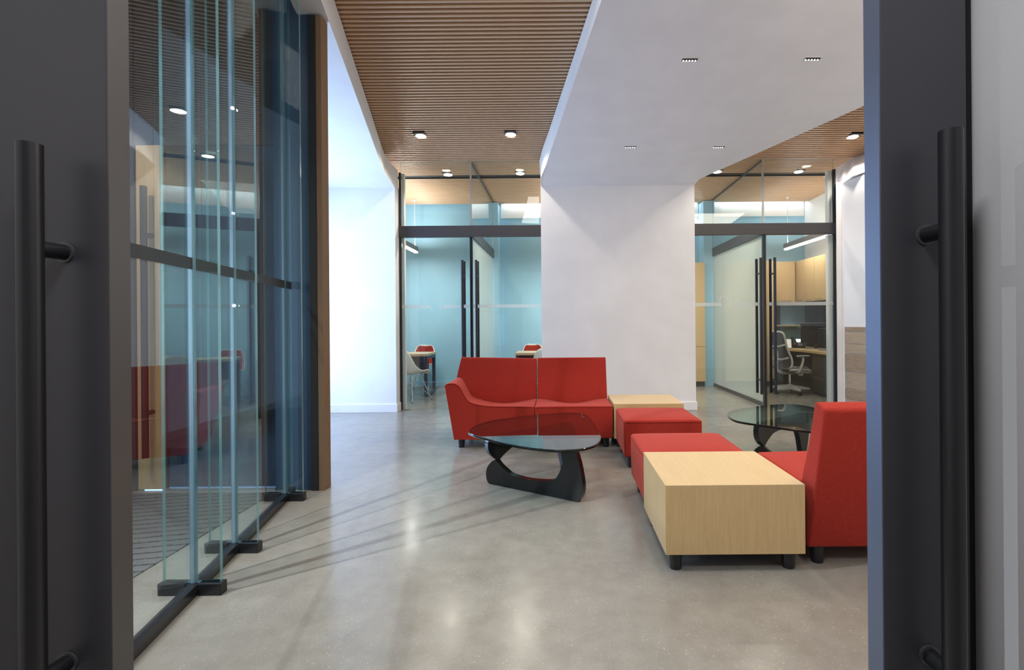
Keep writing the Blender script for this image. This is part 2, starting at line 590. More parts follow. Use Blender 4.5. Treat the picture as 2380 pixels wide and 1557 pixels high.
structure(box('column', -4.3, -2.318, 6.87, 7.04, 0, ZS + 0.03, M['white']), 'broad white column washed by bluish daylight', 'column')
structure(box('column', -0.25, 1.93, 6.87, 7.04, 0, ZS + 0.03, M['white']), 'broad white column behind the red sofa', 'column')
structure(prism('column', [(3.94, 6.87), (4.30, 6.87), (4.30, 7.04), (4.03, 7.04)], 0, ZS + 0.03, M['white']), 'narrow white column end beside the right office', 'column')
for nm, a, b, lb in (('baseboard_left', -4.3, -2.303, 'white baseboard along the daylit column'), ('baseboard_center', -0.265, 1.945, 'white baseboard along the middle column')):
    structure(box(nm, a, b, 6.855, 7.045, 0, 0.115, M['white'], bevel=0.003), lb, 'baseboard')

# right side wall with plank wainscot
ux, uy = 0.1961, -0.9806


def rw(s, off):
    return (4.016 + ux * s - uy * off * -1 * -1, 6.865 + uy * s + ux * off)


wr = structure(prism('wall_right', [(4.016, 6.865), (5.15, 1.2), (6.7, 1.2), (6.7, 6.865)], 0, 3.20, M['white']), 'white side wall with a wood plank wainscot', 'wall')
zz = [(0.0, 0.155), (0.16, 0.30), (0.305, 0.535), (0.54, 0.785), (0.79, 0.925), (0.93, 1.09), (1.095, 1.16)]
for i, (a, b) in enumerate(zz):
    o = 0.016 + 0.002 * (i % 2)
    pts = [rw(0.05, 0), rw(2.6, 0), (rw(2.6, 0)[0] - o * 0.9806, rw(2.6, 0)[1] - o * 0.1961), (rw(0.05, 0)[0] - o * 0.9806, rw(0.05, 0)[1] - o * 0.1961)]
    prism('plank', pts, a, b, M['plank'] if i in (1, 3, 6) else M['plank_pale'], wr, bevel=0.003)

structure(box('wall_back', -4.6, 6.6, YB, 9.95, 0, 3.66, M['teal']), 'teal painted back wall of the offices', 'wall')
structure(box('baseboard_back', -4.6, 2.0, YB - 0.015, YB, 0, 0.11, M['teal']), 'teal baseboard along the office back wall', 'baseboard')
structure(box('wall_office_left', -4.6, -4.3, 7.05, YB, 0, 3.66, M['teal']), 'teal end wall of the left office', 'wall')
structure(box('wall_office_right', 4.95, 5.2, 7.05, YB, 0, 3.66, M['white']), 'white end wall of the right office above the cabinets', 'wall')
for x, lb in ((-1.28, 'teal pilaster where the left glass partition meets the back wall'), (2.93, 'teal pilaster where the right glass partition meets the back wall')):
    structure(box('pilaster', x - 0.11, x + 0.10, 9.42, YB, 0, 3.60, M['teal']), lb, 'pilaster')
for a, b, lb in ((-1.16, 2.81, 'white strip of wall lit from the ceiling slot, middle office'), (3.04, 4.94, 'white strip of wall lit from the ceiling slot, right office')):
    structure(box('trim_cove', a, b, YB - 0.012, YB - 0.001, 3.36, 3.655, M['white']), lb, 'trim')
    light('cove_wash', 'AREA', ((a + b) / 2, 9.675, 3.66), ((a + b) / 2, 9.70, 0), 2.6 * (b - a), (0.90, 0.97, 1.0), shape='RECTANGLE', size=b - a - 0.1, size_y=0.05)

# walls that close the lobby, vestibule and corridor
structure(box('wall_lobby_front', 0.95, 6.7, 1.13, 1.2, 0, 4.36, M['white']), 'white wall beside the steel doorway', 'wall')
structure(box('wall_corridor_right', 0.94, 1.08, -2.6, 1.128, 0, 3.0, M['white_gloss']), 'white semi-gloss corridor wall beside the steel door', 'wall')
structure(box('wall_corridor_left', -1.62, -1.48, -2.6, 1.06, 0, 3.0, M['white']), 'white corridor wall behind the camera', 'wall')
structure(box('wall_corridor_back', -1.48, 0.94, -2.7, -2.6, 0, 3.0, M['white']), 'white end wall of the corridor', 'wall')
structure(box('ceiling_corridor', -1.62, 1.08, -2.7, 1.06, 3.0, 3.1, M['white']), 'white corridor ceiling', 'ceiling')
structure(box('wall_lobby_lintel', -1.62, 0.94, 1.065, 1.13, 2.62, 4.36, M['steel']), 'dark steel lintel over the doorway', 'wall')
structure(box('wall_vestibule', -4.5, -4.3, 1.6, YD + 0.1, 0, 3.9, M['white']), 'white side wall of the entrance vestibule', 'wall')

# ------------------------------------------------------------------ steel doors in the foreground


def pull(parent, x, y, ztop, zbot, stand, reach, rad=0.0215, rose=True):
    h = tube('pull_handle', [(x, y, zbot), (x, y, ztop)], rad, M['black'], parent, n=28)
    for z in stand:
        tube('standoff', [(x, y, z), (x, y + reach, z)], rad * 0.8, M['black'], h, n=18)
        if rose:
            tube('rose', [(x, y + reach - 0.004, z), (x, y + reach, z)], rad * 1.05, M['steel_edge'], h, n=24)
    return h


dl = structure(thing('door_1', '', 'door'), 'dark steel door leaf whose face fills the near corner beside the glass wall', 'door')
box('door_panel', -1.475, -0.996, 1.07, 1.123, 0.0, 2.61, M['steel'], dl, bevel=0.002)
box('edge_strip', -0.996, -0.993, 1.071, 1.123, 0.0, 2.61, M['steel_edge'], dl)
pull(dl, -1.0915, 1.0, 1.628, 0.30, (1.414, 0.51), 0.07)
dr = structure(thing('door_2', '', 'door'), 'dark steel door leaf beside the white corridor wall', 'door')
box('door_panel', 0.713, 0.903, 1.07, 1.123, 0.0, 2.61, M['steel'], dr, bevel=0.002)
box('edge_strip', 0.710, 0.713, 1.071, 1.123, 0.0, 2.61, M['daylit_steel'], dr)
pull(dr, 0.8105, 1.0, 1.640, 0.30, (1.437, 0.51), 0.07)
structure(box('gap_shade', 0.905, 0.94, 1.10, 1.128, 0, 2.62, M['black_matt']), 'black strip standing for the shadow in the gap behind the steel door edge', 'trim')  # shadow of the gap put in as a black strip

# ------------------------------------------------------------------ left glass wall with glass fins
G0 = Vector((-1.50, 1.23)); G1 = Vector((-1.985, 3.56))
gd = (G1 - G0).normalized()
gn = Vector((gd.y, -gd.x))       # points into the lobby


def gp(yv, off=0.0):
    t = (yv - G0.y) / gd.y
    p = G0 + gd * t + gn * off
    return (p.x, p.y)


def strip(name, ya, yb, o0, o1, z0, z1, mat, parent, mats=None, fm=None):
    pts = [gp(ya, o0), gp(yb, o0), gp(yb, o1), gp(ya, o1)]
    vs = [(x, y, z0) for x, y in pts] + [(x, y, z1 or zslat(y) - 0.02) for x, y in pts]
    return obj(name, vs, BF, mat, parent, mats=mats, fmat=fm)


wl = structure(thing('wall_left', '', 'wall'), 'frameless glass wall stiffened by three pairs of glass fins', 'wall')
FY = [2.262, 2.675, 3.452]
edges = [1.23] + FY + [3.60]
for a, b in zip(edges[:-1], edges[1:]):
    strip('glass_pane', a + 0.006, b - 0.006, -0.0065, 0.0065, 0.045, None, None, wl, [M['glass_wall'], M['fin_edge']], [1, 1, 0, 1, 0, 1])
for a, b in zip(edges[:-1], edges[1:]):
    strip('base_channel', a, b, -0.022, 0.022, 0.0, 0.05, M['black'], wl)
for a, b in zip(edges[:-1], edges[1:]):
    strip('backlit_band', a + 0.008, b - 0.008, 0.0068, 0.0078, 1.511, 1.566, M['backlit_film'], wl)
for i, fy in enumerate(FY):
    cx, cy = gp(fy)
    box('silicone_joint', cx - 0.009, cx + 0.009, cy - 0.009, cy + 0.009, 0.052, zslat(cy) - 0.02, M['joint'], wl)
    for s in (-1, 1):
        a, b = (cx + 0.013, cx + 0.128) if s > 0 else (cx - 0.138, cx - 0.013)
        f = pane('glass_fin', a, b, cy - 0.0095, cy + 0.0095, 0.056, zslat(cy) - 0.02, M['fin'], M['fin_edge'], wl)
        a, b = (cx + 0.030, cx + 0.140) if s > 0 else (cx - 0.155, cx - 0.030)
        box('fin_shoe', a, b, cy - 0.022, cy + 0.022, 0.0, 0.056, M['black'], f, bevel=0.003)

# entrance door wall beyond the vestibule
ZP = zslat(YD + 0.1) - 0.02
ZQ = zsof(YD + 0.1) - 0.002
we = structure(thing('wall_entrance', '', 'wall'), 'dark wall holding the darkened glass entrance door', 'wall')
box('dark_panel', -4.3, -3.215, YD, YD + 0.08, 0, ZP, M['steel'], we)
box('skylit_panel', -2.154, -1.875, YD, YD + 0.08, 0, ZP, M['skylit'], we)
box('transom_panel', -3.215, -2.150, YD + 0.01, YD + 0.07, 2.62, ZP, M['steel'], we)  # dark sheet put in so the glass wall reflections dominate
box('black_post', -1.875, -1.822, YD - 0.02, YD + 0.09, 0, ZQ, M['black_matt'], we)
box('wood_edge', -1.822, -1.779, YD - 0.015, YD + 0.09, 0, ZQ, M['oak_edge'], we, bevel=0.002)
d3 = structure(thing('door_3', '', 'door'), 'entrance door of glass darkened to dim the alcove, with an oak stile and a long dark pull', 'door')
box('stile', -3.200, -3.000, YD + 0.005, YD + 0.055, 0.012, 2.62, M['oak'], d3, bevel=0.003)
pane('glass_panel', -2.998, -2.155, YD + 0.02, YD + 0.036, 0.02, 2.62, M['dark_glass'], M['fin_edge'], d3)
box('sill', -2.998, -2.155, YD - 0.01, YD + 0.06, 0.0, 0.018, M['alu'], d3)
pull(d3, -3.083, YD - 0.065, 2.29, 0.27, (1.93, 0.60), 0.07, 0.022, False)
tag(prism('floor_mat', [(-4.25, -0.4), (-2.11, -0.4), (-2.122, 2.4), (-2.137, 3.60), (-4.25, 3.60)], 0.0, 0.008, M['carpet']),
    'charcoal ribbed walk-off carpet behind the glass wall', 'carpet')

# ------------------------------------------------------------------ office glass fronts


def clerestory(nm, x0, x1, xm, lb):
    w_ = structure(thing(nm, '', 'window'), lb, 'window')
    box('transom_rail', x0, x1, YG - 0.035, YG + 0.035, 2.506, 2.669, M['rail'], w_, bevel=0.002)
    pane('glass_pane', x0 + 0.03, xm - 0.012, YG - 0.006, YG + 0.006, 2.672, 3.60, M['glass'], M['fin_edge'], w_)
    pane('glass_pane', xm + 0.012, x1 - 0.03, YG - 0.006, YG + 0.006, 2.672, 3.60, M['glass'], M['fin_edge'], w_)
    box('mullion', xm - 0.012, xm + 0.012, YG - 0.012, YG + 0.012, 2.672, ZC, M['alu'], w_)
    return w_


w1 = clerestory('window_1', -2.318, -0.25, -1.272, 'glass clerestory and dark rail over the doors next to the daylit column')
w2 = clerestory('window_2', 1.93, 4.03, 2.975, 'glass clerestory and dark rail over the doors of the office with cabinets')
for w_, x in ((w1, -2.302), (w2, 4.012)):
    s = 1 if x < 0 else -1
    for z0, z1 in ((0.0, 2.504), (2.672, 3.45)):
        box('jamb', min(x - s * 0.014, x + s * 0.012), max(x - s * 0.014, x + s * 0.012), YG - 0.02, YG + 0.03, z0, z1, M['black'], w_)
        box('reveal', min(x + s * 0.013, x + s * (0.045 if s > 0 else 0.075)), max(x + s * 0.013, x + s * (0.045 if s > 0 else 0.075)), YG + 0.035, YG + 0.10, z0, z1, M['white'], w_)

HA = [(700, 600, 2), (672, 630, 22), (600, 604, 24), (530, 560, 26), (455, 540, 28), (392, 562, 32), (358, 640, 34), (376, 730, 32), (420, 812, 28), (478, 895, 22), (560, 972, 2)]
HB = [(655, 582, 2), (715, 556, 18), (780, 553, 26), (840, 598, 32), (866, 680, 34), (846, 785, 30), (800, 892, 28), (740, 985, 24), (655, 1072, 2)]


def heart(parent, cx, y):
    vs, fs = [], []
    k = 0.000402
    for H in (HA, HB):
        sp = spline([((x - 612) * k, w_ * k, (800 - yy) * k) for x, yy, w_ in H], 5)
        base = len(vs)
        for i, p in enumerate(sp):
            q = sp[min(i + 1, len(sp) - 1)] - sp[max(i - 1, 0)]
            nx, nz = -q.z, q.x
            L = math.hypot(nx, nz) or 1
            h = max(p.y, 0.0006) / 2
            for s in (-1, 1):
                for dy in (0, -0.001):
                    vs.append((cx + p.x + s * nx / L * h, y + dy, 1.50 + p.z + s * nz / L * h))
        for i in range(len(sp) - 1):
            a = base + i * 4
            b = a + 4
            fs += [(a, b, b + 2, a + 2), (a + 1, a + 3, b + 3, b + 1), (a, a + 1, b + 1, b), (a + 2, b + 2, b + 3, a + 3)]
    return obj('heart_emblem', vs, fs, M['film'], parent)


def office_door(nm, x0, x1, xh, emblem, lb):
    d = structure(thing(nm, '', 'door'), lb, 'door')
    pane('glass_leaf', x0, x1, YG - 0.006, YG + 0.006, 0.012, 2.500, M['glass'], M['fin_edge'], d)
    yf = YG - 0.0085
    if emblem:
        c = (x0 + x1) / 2 - 0.01
        box('frosted_band', x0, c - 0.083, yf, yf + 0.001, 1.474, 1.524, M['film'], d)
        box('frosted_band', c + 0.092, x1, yf, yf + 0.001, 1.474, 1.524, M['film'], d)
        heart(d, c, yf)
    else:
        box('frosted_band', x0, x1, yf, yf + 0.001, 1.474, 1.524, M['film'], d)
    h = tube('pull_handle', [(xh, YG - 0.075, 0.198), (xh, YG - 0.075, 2.163)], 0.0195, M['black'], d, n=16)
    for z in (1.94, 0.40):
        tube('standoff', [(xh, YG - 0.075, z), (xh, YG + 0.075, z)], 0.012, M['black'], h, n=12)
    tube('back_handle', [(xh, YG + 0.075, 0.198), (xh, YG + 0.075, 2.163)], 0.0195, M['black'], d, n=16)
    box('floor_pivot', x0 + 0.02 if xh > (x0 + x1) / 2 else x1 - 0.10, x0 + 0.10 if xh > (x0 + x1) / 2 else x1 - 0.02, YG - 0.02, YG + 0.02, 0, 0.011, M['alu'], d)
    return d


office_door('door_4', -2.285, -1.300, -1.392, True, 'glass door with a frosted heart emblem, to the office with the chrome-legged chairs')
office_door('door_5', -1.248, -0.255, -1.192, False, 'plain banded glass door between the teal partition and the middle column')
office_door('door_6', 1.94, 2.955, 2.905, True, 'glass door with a frosted heart emblem in front of the frosted partition')
office_door('door_7', 3.025, 3.985, 3.108, False, 'plain banded glass door to the office with the task chair')

for x, s, lb in ((-1.274, 'left', 'frosted glass partition between the teal offices'), (2.99, 'right', 'frosted glass partition beside the office with cabinets')):
    p = structure(thing('wall_partition_' + s, '', 'wall'), lb, 'wall')
    box('end_stile', x - 0.018, x + 0.018, YG - 0.015, YG + 0.04, 0, 2.504, M['black'], p)
    pane('frosted_pane', x - 0.006, x + 0.006, YG + 0.042, 9.34, 0.06, 2.506, M['frost'], M['fin_edge'], p)
    box('top_rail', x - 0.025, x + 0.025, YG + 0.042, 9.36, 2.508, 2.665, M['rail'], p)
    box('bottom_rail', x - 0.022, x + 0.022, YG + 0.042, 9.36, 0.0, 0.058, M['rail'], p)
    pane('clear_pane', x - 0.005, x + 0.005, YG + 0.042, 9.40, 2.667, 3.59, M['glass'], M['fin_edge'], p)
    box('head_channel', x - 0.010, x + 0.010, YG + 0.042, 9.55, 3.592, ZC, M['rail'], p)


# ================================================================== LAMPS
def downlight(x, y, lb, watts, cone=130):
    d = thing('downlight', lb, 'ceiling light', (x, y, zslat(y)), 0, 'round downlights in the slat ceiling')
    box('housing', -0.072, 0.072, -0.11, 0.075, -0.0015, 0.046, M['black_matt'], d)
    cyl('lens', 0, 0, -0.0065, -0.0015, 0.066, M['lamp'], d, n=28)
    light('downlight_beam', 'SPOT', (x, y, zslat(y) - 0.02), (x, y, 0), watts, (1.0, 0.91, 0.80), spot_size=R(cone), spot_blend=0.55, shadow_soft_size=0.05)
    return d


downlight(-1.792, 6.336, 'round downlight nearest the daylit column soffit, in front of the glass', 34)
downlight(-0.615, 6.322, 'round downlight in front of the glass, next to the wide soffit', 50)
downlight(3.925, 6.447, 'round downlight in front of the glass, beside the bright plaster corner', 60)
downlight(-1.749, 7.69, 'round downlight behind the clerestory of the teal office, beside the dark slot', 150)
downlight(-0.60, 7.655, 'round downlight behind the clerestory beside the middle column', 150)
downlight(2.512, 7.65, 'round downlight behind the clerestory, over the frosted heart door', 150)
downlight(3.812, 7.68, 'round downlight behind the clerestory, over the task chair office', 60)
light('hidden_downlight_beam', 'SPOT', (2.62, 6.38, 3.66), (2.62, 6.38, 0), 70, (1.0, 0.91, 0.80), spot_size=R(130), spot_blend=0.55, shadow_soft_size=0.05)


def cells(x, y, lb, watts):
    d = thing('linear_light', lb, 'ceiling light', (x, y, zsof(y)), 0, 'five-cell linear lights in the wide soffit')
    d.rotation_euler.x = -math.atan(SL)
    hw, hd = 0.068, 0.020
    z1 = -0.001
    boxes('trim_frame', [(-hw - 0.004, hw + 0.004, -hd - 0.004, -hd, z1 - 0.004, z1), (-hw - 0.004, hw + 0.004, hd, hd + 0.004, z1 - 0.004, z1),
                         (-hw - 0.004, -hw, -hd, hd, z1 - 0.004, z1), (hw, hw + 0.004, -hd, hd, z1 - 0.004, z1)], M['shell'], d)
    box('recess', -hw, hw, -hd, hd, z1 - 0.002, z1, M['black_matt'], d)
    for k in range(5):
        cyl('light_cell', -0.052 + 0.026 * k, 0.0125, z1 - 0.0035, z1 - 0.0022, 0.0068, M['led'], d, n=12)
    light('linear_beam', 'SPOT', (x, y, zsof(y) - 0.02), (x, y, 0), watts, WARM, spot_size=R(105), spot_blend=0.7, shadow_soft_size=0.04)


cells(1.150, 4.205, 'near five-cell linear light in the wide soffit, over the oak cube side', 55)
cells(2.215, 4.206, 'near five-cell linear light in the wide soffit, toward the slatted corner', 55)
cells(0.857, 5.737, 'far five-cell linear light in the wide soffit, over the middle column and sofa side', 12)
cells(1.907, 5.754, 'far five-cell linear light in the wide soffit, closest to the slatted corner', 12)


def pendant(x, y0, y1, lb, down=60, up=45):
    d = thing('pendant_light', lb, 'pendant light', (x, 0, 0), 0, 'linear pendant lights in the offices')
    box('housing', -0.035, 0.035, y0, y1, 2.645, 2.735, M['midgrey'], d, bevel=0.004)
    box('diffuser', -0.030, 0.030, y0 + 0.01, y1 - 0.01, 2.612, 2.6445, M['tube'], d, bevel=0.008, seg=3)
    for yy in (y0 + 0.12, y1 - 0.10):
        tube('cable', [(0, yy, 2.735), (0, yy, 3.60)], 0.004, M['shell'], d, n=6)
        cyl('ceiling_canopy', 0, yy, 3.600, ZC, 0.03, M['shell'], d, n=16)
    ym = (y0 + y1) / 2
    light('pendant_down', 'AREA', (x, ym, 2.605), (x, ym, 0), down, NEUT, shape='RECTANGLE', size=0.06, size_y=y1 - y0 - 0.7)
    light('pendant_up', 'AREA', (x, ym, 2.745), (x, ym, 4), up, NEUT, shape='RECTANGLE', size=0.06, size_y=y1 - y0)


pendant(-2.745, 7.7, 9.35, 'grey linear pendant lamp hanging in the teal office over its table', 28, 40)
pendant(0.85, 7.8, 9.30, 'grey linear pendant lamp over the table behind the middle column', 55, 48)
pendant(4.37, 7.80, 9.35, 'grey linear pendant lamp hanging in front of the oak cabinets', 9, 13)

# ================================================================== LOUNGE SEATING
LEG = 0.088


def leg(parent, x, y, r=0.036):
    return cyl('leg', x, y, 0.0, LEG + 0.01, r * 0.82, M['black'], parent, r1=r, n=20)


def seat_surface(name, secs, parent, mat, bev=0.012):
    """Solid from matching closed (x, z) sections at successive depths."""
    n = len(secs[0][1])
    vs, fs = [], []
    for yv, sec in secs:
        vs += [(x, yv, z) for x, z in sec]
    for j in range(len(secs) - 1):
        for i in range(n):
            fs.append((j * n + i, j * n + (i + 1) % n, (j + 1) * n + (i + 1) % n, (j + 1) * n + i))
    fs.append(tuple(range(n)))
    fs.append(tuple(range(len(vs) - n, len(vs))))
    return obj(name, vs, fs, mat, parent, smooth=True, sharp=42, bevel=bev, seg=3)


DEPTH = 0.53


def armless(label, loc, rz):
    t = thing('lounge_chair', label, 'chair', loc, rz, 'red modular lounge seats')
    hw = 0.392
    secs = []
    for j in range(9):
        v = j / 8
        sec = [(hw, 0.092), (-hw, 0.092)]
        for i in range(17):
            u = -1 + i / 8
            dip = 0.052 * (0.5 + 0.5 * math.cos(math.pi * u)) * (v ** 1.3)
            crown = 0.006 * (1 - u * u)
            sec.append((u * hw, 0.413 - 0.004 * v - dip + crown * (1 - v)))
        secs.append((DEPTH * v * 1.03, sec))
    seat_surface('seat', secs, t, M['red'])
    tube('seam', [(-hw + 0.012, -0.0005, 0.4045), (hw - 0.012, -0.0005, 0.4045)], 0.0022, M['seam'], t, n=6)
    prof = [(0.535, 0.10), (0.545, 0.34), (0.575, 0.46), (0.628, 0.60), (0.672, 0.73), (0.700, 0.835), (0.712, 0.85), (0.735, 0.85), (0.785, 0.825), (0.79, 0.805), (0.632, 0.092)]
    secs = []
    for i in range(9):
        u = -1 + i / 4
        cur = 0.012 * (1 - u * u)
        secs.append((u * (hw - 0.002), [(yy + (cur if k < 6 else 0), z) for k, (yy, z) in enumerate(prof)]))
    n = len(prof)
    vs, fs = [], []
    for x, sec in secs:
        vs += [(x, yy, z) for yy, z in sec]
    for j in range(len(secs) - 1):
        for i in range(n):
            fs.append((j * n + i, j * n + (i + 1) % n, (j + 1) * n + (i + 1) % n, (j + 1) * n + i))
    fs += [tuple(range(n)), tuple(range(len(vs) - n, len(vs)))]
    obj('backrest', vs, fs, M['red'], t, smooth=True, sharp=40, bevel=0.010, seg=3)
    for x in (-hw + 0.07, hw - 0.07):
        leg(t, x, 0.06)
        leg(t, x, 0.585)
    return t


def armed(label, loc, rz):
    """Lounge seat whose seat sweeps up into an arm on the -x side."""
    t = thing('lounge_armchair', label, 'chair', loc, rz, 'red modular lounge seats')
    F = [(-0.405, 0.09), (-0.494, 0.628), (-0.478, 0.646), (-0.430, 0.655), (-0.385, 0.648), (-0.344, 0.617), (-0.304, 0.547), (-0.258, 0.478), (-0.184, 0.446), (-0.068, 0.428), (0.10, 0.421), (0.25, 0.419), (0.396, 0.415)]
    B = [(-0.420, 0.09), (-0.517, 0.615), (-0.500, 0.640), (-0.462, 0.648), (-0.428, 0.630), (-0.398, 0.580), (-0.362, 0.505), (-0.318, 0.440), (-0.235, 0.405), (-0.10, 0.372), (0.05, 0.358), (0.22, 0.376), (0.396, 0.408)]
    F2 = [F[0]] + [tuple(p)[:2] for p in spline([(a, b, 0) for a, b in F[1:]], 4)] + [(0.396, 0.09)]
    B2 = [B[0]] + [tuple(p)[:2] for p in spline([(a, b, 0) for a, b in B[1:]], 4)] + [(0.396, 0.09)]
    secs = []
    for j in range(9):
        v = j / 8
        s = v ** 1.2
        secs.append((0.575 * v, [(a[0] * (1 - s) + b[0] * s, a[1] * (1 - s) + b[1] * s) for a, b in zip(F2, B2)]))
    seat_surface('seat', secs, t, M['red'], 0.010)
    tube('seam', [(x, -0.0005, z - 0.009) for x, z in F2[6:-2]], 0.0022, M['seam'], t, n=6)
    # backrest: height sections; the arm-side edge leans outwards
    zs = [(0.10, 0.58, -0.420), (0.36, 0.580, -0.470), (0.46, 0.592, -0.488), (0.62, 0.636, -0.517), (0.73, 0.672, -0.498), (0.835, 0.700, -0.476), (0.862, 0.714, -0.470), (0.866, 0.735, -0.468)]
    vs, fs = [], []
    nx = 8
    rows = []
    for z, yy, xl in zs:
        row = []
        for i in range(nx + 1):
            u = i / nx
            row.append((xl * (1 - u) + 0.393 * u, yy + 0.012 * math.sin(math.pi * u), z - (0.020 * u if z > 0.8 else 0)))
        rows.append(row)
    for z, yy, xl in [(0.84, 0.785, -0.468), (0.80, 0.79, -0.472), (0.60, 0.745, -0.515), (0.092, 0.632, -0.420)]:
        rows.append([(xl * (1 - i / nx) + 0.393 * i / nx, yy, z - (0.020 * i / nx if z > 0.7 else 0)) for i in range(nx + 1)])
    for row in rows:
        vs += row
    m_ = nx + 1
    for j in range(len(rows)):
        k = (j + 1) % len(rows)
        for i in range(nx):
            fs.append((j * m_ + i, j * m_ + i + 1, k * m_ + i + 1, k * m_ + i))
    fs.append(tuple(j * m_ for j in range(len(rows))))
    fs.append(tuple(j * m_ + nx for j in range(len(rows) - 1, -1, -1)))
    obj('backrest', vs, fs, M['red'], t, smooth=True, sharp=40, bevel=0.010, seg=3)
    for x in (-0.345, 0.326):
        leg(t, x, 0.075)
        leg(t, x, 0.585)
    return t


armed('red lounge seat with a swept-up arm, beside the plain red seat facing the glass table', (-0.655, 4.83, 0), 0)
chair = armless('armless red lounge seat with its back against the middle column, next to the oak cube', (0.137, 4.83, 0), 0)
dup(chair, (1.652, 3.105, 0), math.pi, 'armless red lounge chair seen from behind, next to the near oak cube')


def ottoman(label, loc):
    t = thing('ottoman', label, 'ottoman', loc, 0, 'red upholstered ottomans')
    hw, hd = 0.333, 0.305
    secs = []
    for j in range(11):
        v = -1 + j / 5
        sec = [(hw * 0.985, 0.10), (-hw * 0.985, 0.10), (-hw, 0.25), (-hw, 0.395)]
        for i in range(15):
            u = -1 + i / 7
            sec.append((u * (hw - 0.006), 0.412 + 0.022 * (1 - u ** 4) * (1 - v ** 4)))
        sec += [(hw, 0.395), (hw, 0.25)]
        secs.append((v * hd, sec))
    seat_surface('cushion', secs, t, M['red'], 0.014)
    a, b, z = hw + 0.0005, hd + 0.0005, 0.394
    tube('seam', [(-a, b - 0.02, z), (-a, -b + 0.02, z), (-a + 0.006, -b + 0.006, z), (-a + 0.02, -b, z), (a - 0.02, -b, z), (a - 0.006, -b + 0.006, z), (a, -b + 0.02, z), (a, b - 0.02, z)], 0.0024, M['seam'], t, n=6)
    for x in (-0.265, 0.265):
        for y_ in (-0.235, 0.235):
            leg(t, x, y_)
    return t


ot = ottoman('red ottoman directly beyond the near oak cube', (0.862, 3.345, 0))
dup(ot, (0.876, 4.425, 0), 0, 'red ottoman in front of the far oak cube, next to the sofa')


def cube(label, loc):
    t = thing('side_table', label, 'table', loc, 0, 'oak cube side tables')
    hw, hd = 0.347, 0.3125
    th, tt = 0.022, 0.004
    box('top_panel', -hw, hw, -hd, hd, 0.436 - tt, 0.436, M['oak_top'], t)
    box('front_panel', -hw, hw, -hd, -hd + th, 0.091, 0.436 - tt, M['oak'], t)
    box('rear_panel', -hw, hw, hd - th, hd, 0.091, 0.436 - tt, M['oak'], t)
    box('side_panel', -hw, -hw + th, -hd + th, hd - th, 0.091, 0.436 - tt, M['oak'], t)
    box('side_panel', hw - th, hw, -hd + th, hd - th, 0.091, 0.436 - tt, M['oak'], t)
    box('base_panel', -hw + th, hw - th, -hd + th, hd - th, 0.094, 0.112, M['black_matt'], t)
    for x in (-0.287, 0.287):
        for y_ in (-0.255, 0.255):
            leg(t, x, y_)
    return t


cb = cube('oak cube side table nearest the viewer, beside the chair back', (0.868, 2.722, 0))
dup(cb, (0.886, 5.135, 0), 0, 'oak cube side table tucked in between the sofa and the ottoman by the column')

# ------------------------------------------------------------------ glass coffee tables
OUT = [(-0.72, 3.789), (-0.711, 3.978), (-0.628, 4.184), (-0.463, 4.329), (-0.222, 4.471), (-0.052, 4.543), (0.111, 4.565), (0.215, 4.50), (0.267, 4.325), (0.288, 4.007), (0.302, 3.713), (0.301, 3.58), (0.274, 3.428), (0.222, 3.317), (0.116, 3.239), (-0.039, 3.226), (-0.196, 3.284), (-0.365, 3.399), (-0.554, 3.575), (-0.672, 3.695)]
OX, OY = -0.2, 3.9
PR = [(0.016, 0.192), (-0.018, 0.168), (-0.050, 0.128), (-0.064, 0.082), (-0.058, 0.03), (-0.035, 0.003), (0.011, 0.0), (0.35, 0.0), (0.55, 0.0), (0.70, 0.0), (0.748, 0.003), (0.776, 0.028), (0.793, 0.093), (0.786, 0.173), (0.764, 0.274), (0.735, 0.355), (0.715, 0.383), (0.662, 0.383), (0.646, 0.32), (0.619, 0.221), (0.589, 0.159), (0.55, 0.123), (0.451, 0.102), (0.307, 0.093), (0.179, 0.104), (0.113, 0.136), (0.070, 0.163), (0.036, 0.192)]


def base_piece(name, ox, oy, dx, dy, flip, parent):
    sp = spline([(a, 0, b) for a, b in PR], 4, True)
    A, B = [], []
    nx, ny = -dy, dx
    for p in sp:
        z = min(max(p.z, 0.0), 0.384)
        z = 0.384 - z if flip else z
        for lst, s in ((A, -0.024), (B, 0.024)):
            lst.append((ox - OX + p.x * dx + nx * s, oy - OY + p.x * dy + ny * s, z))
    return loft(name, A, B, M['ebony'], parent, bevel=0.011, smooth=True, sharp=30)


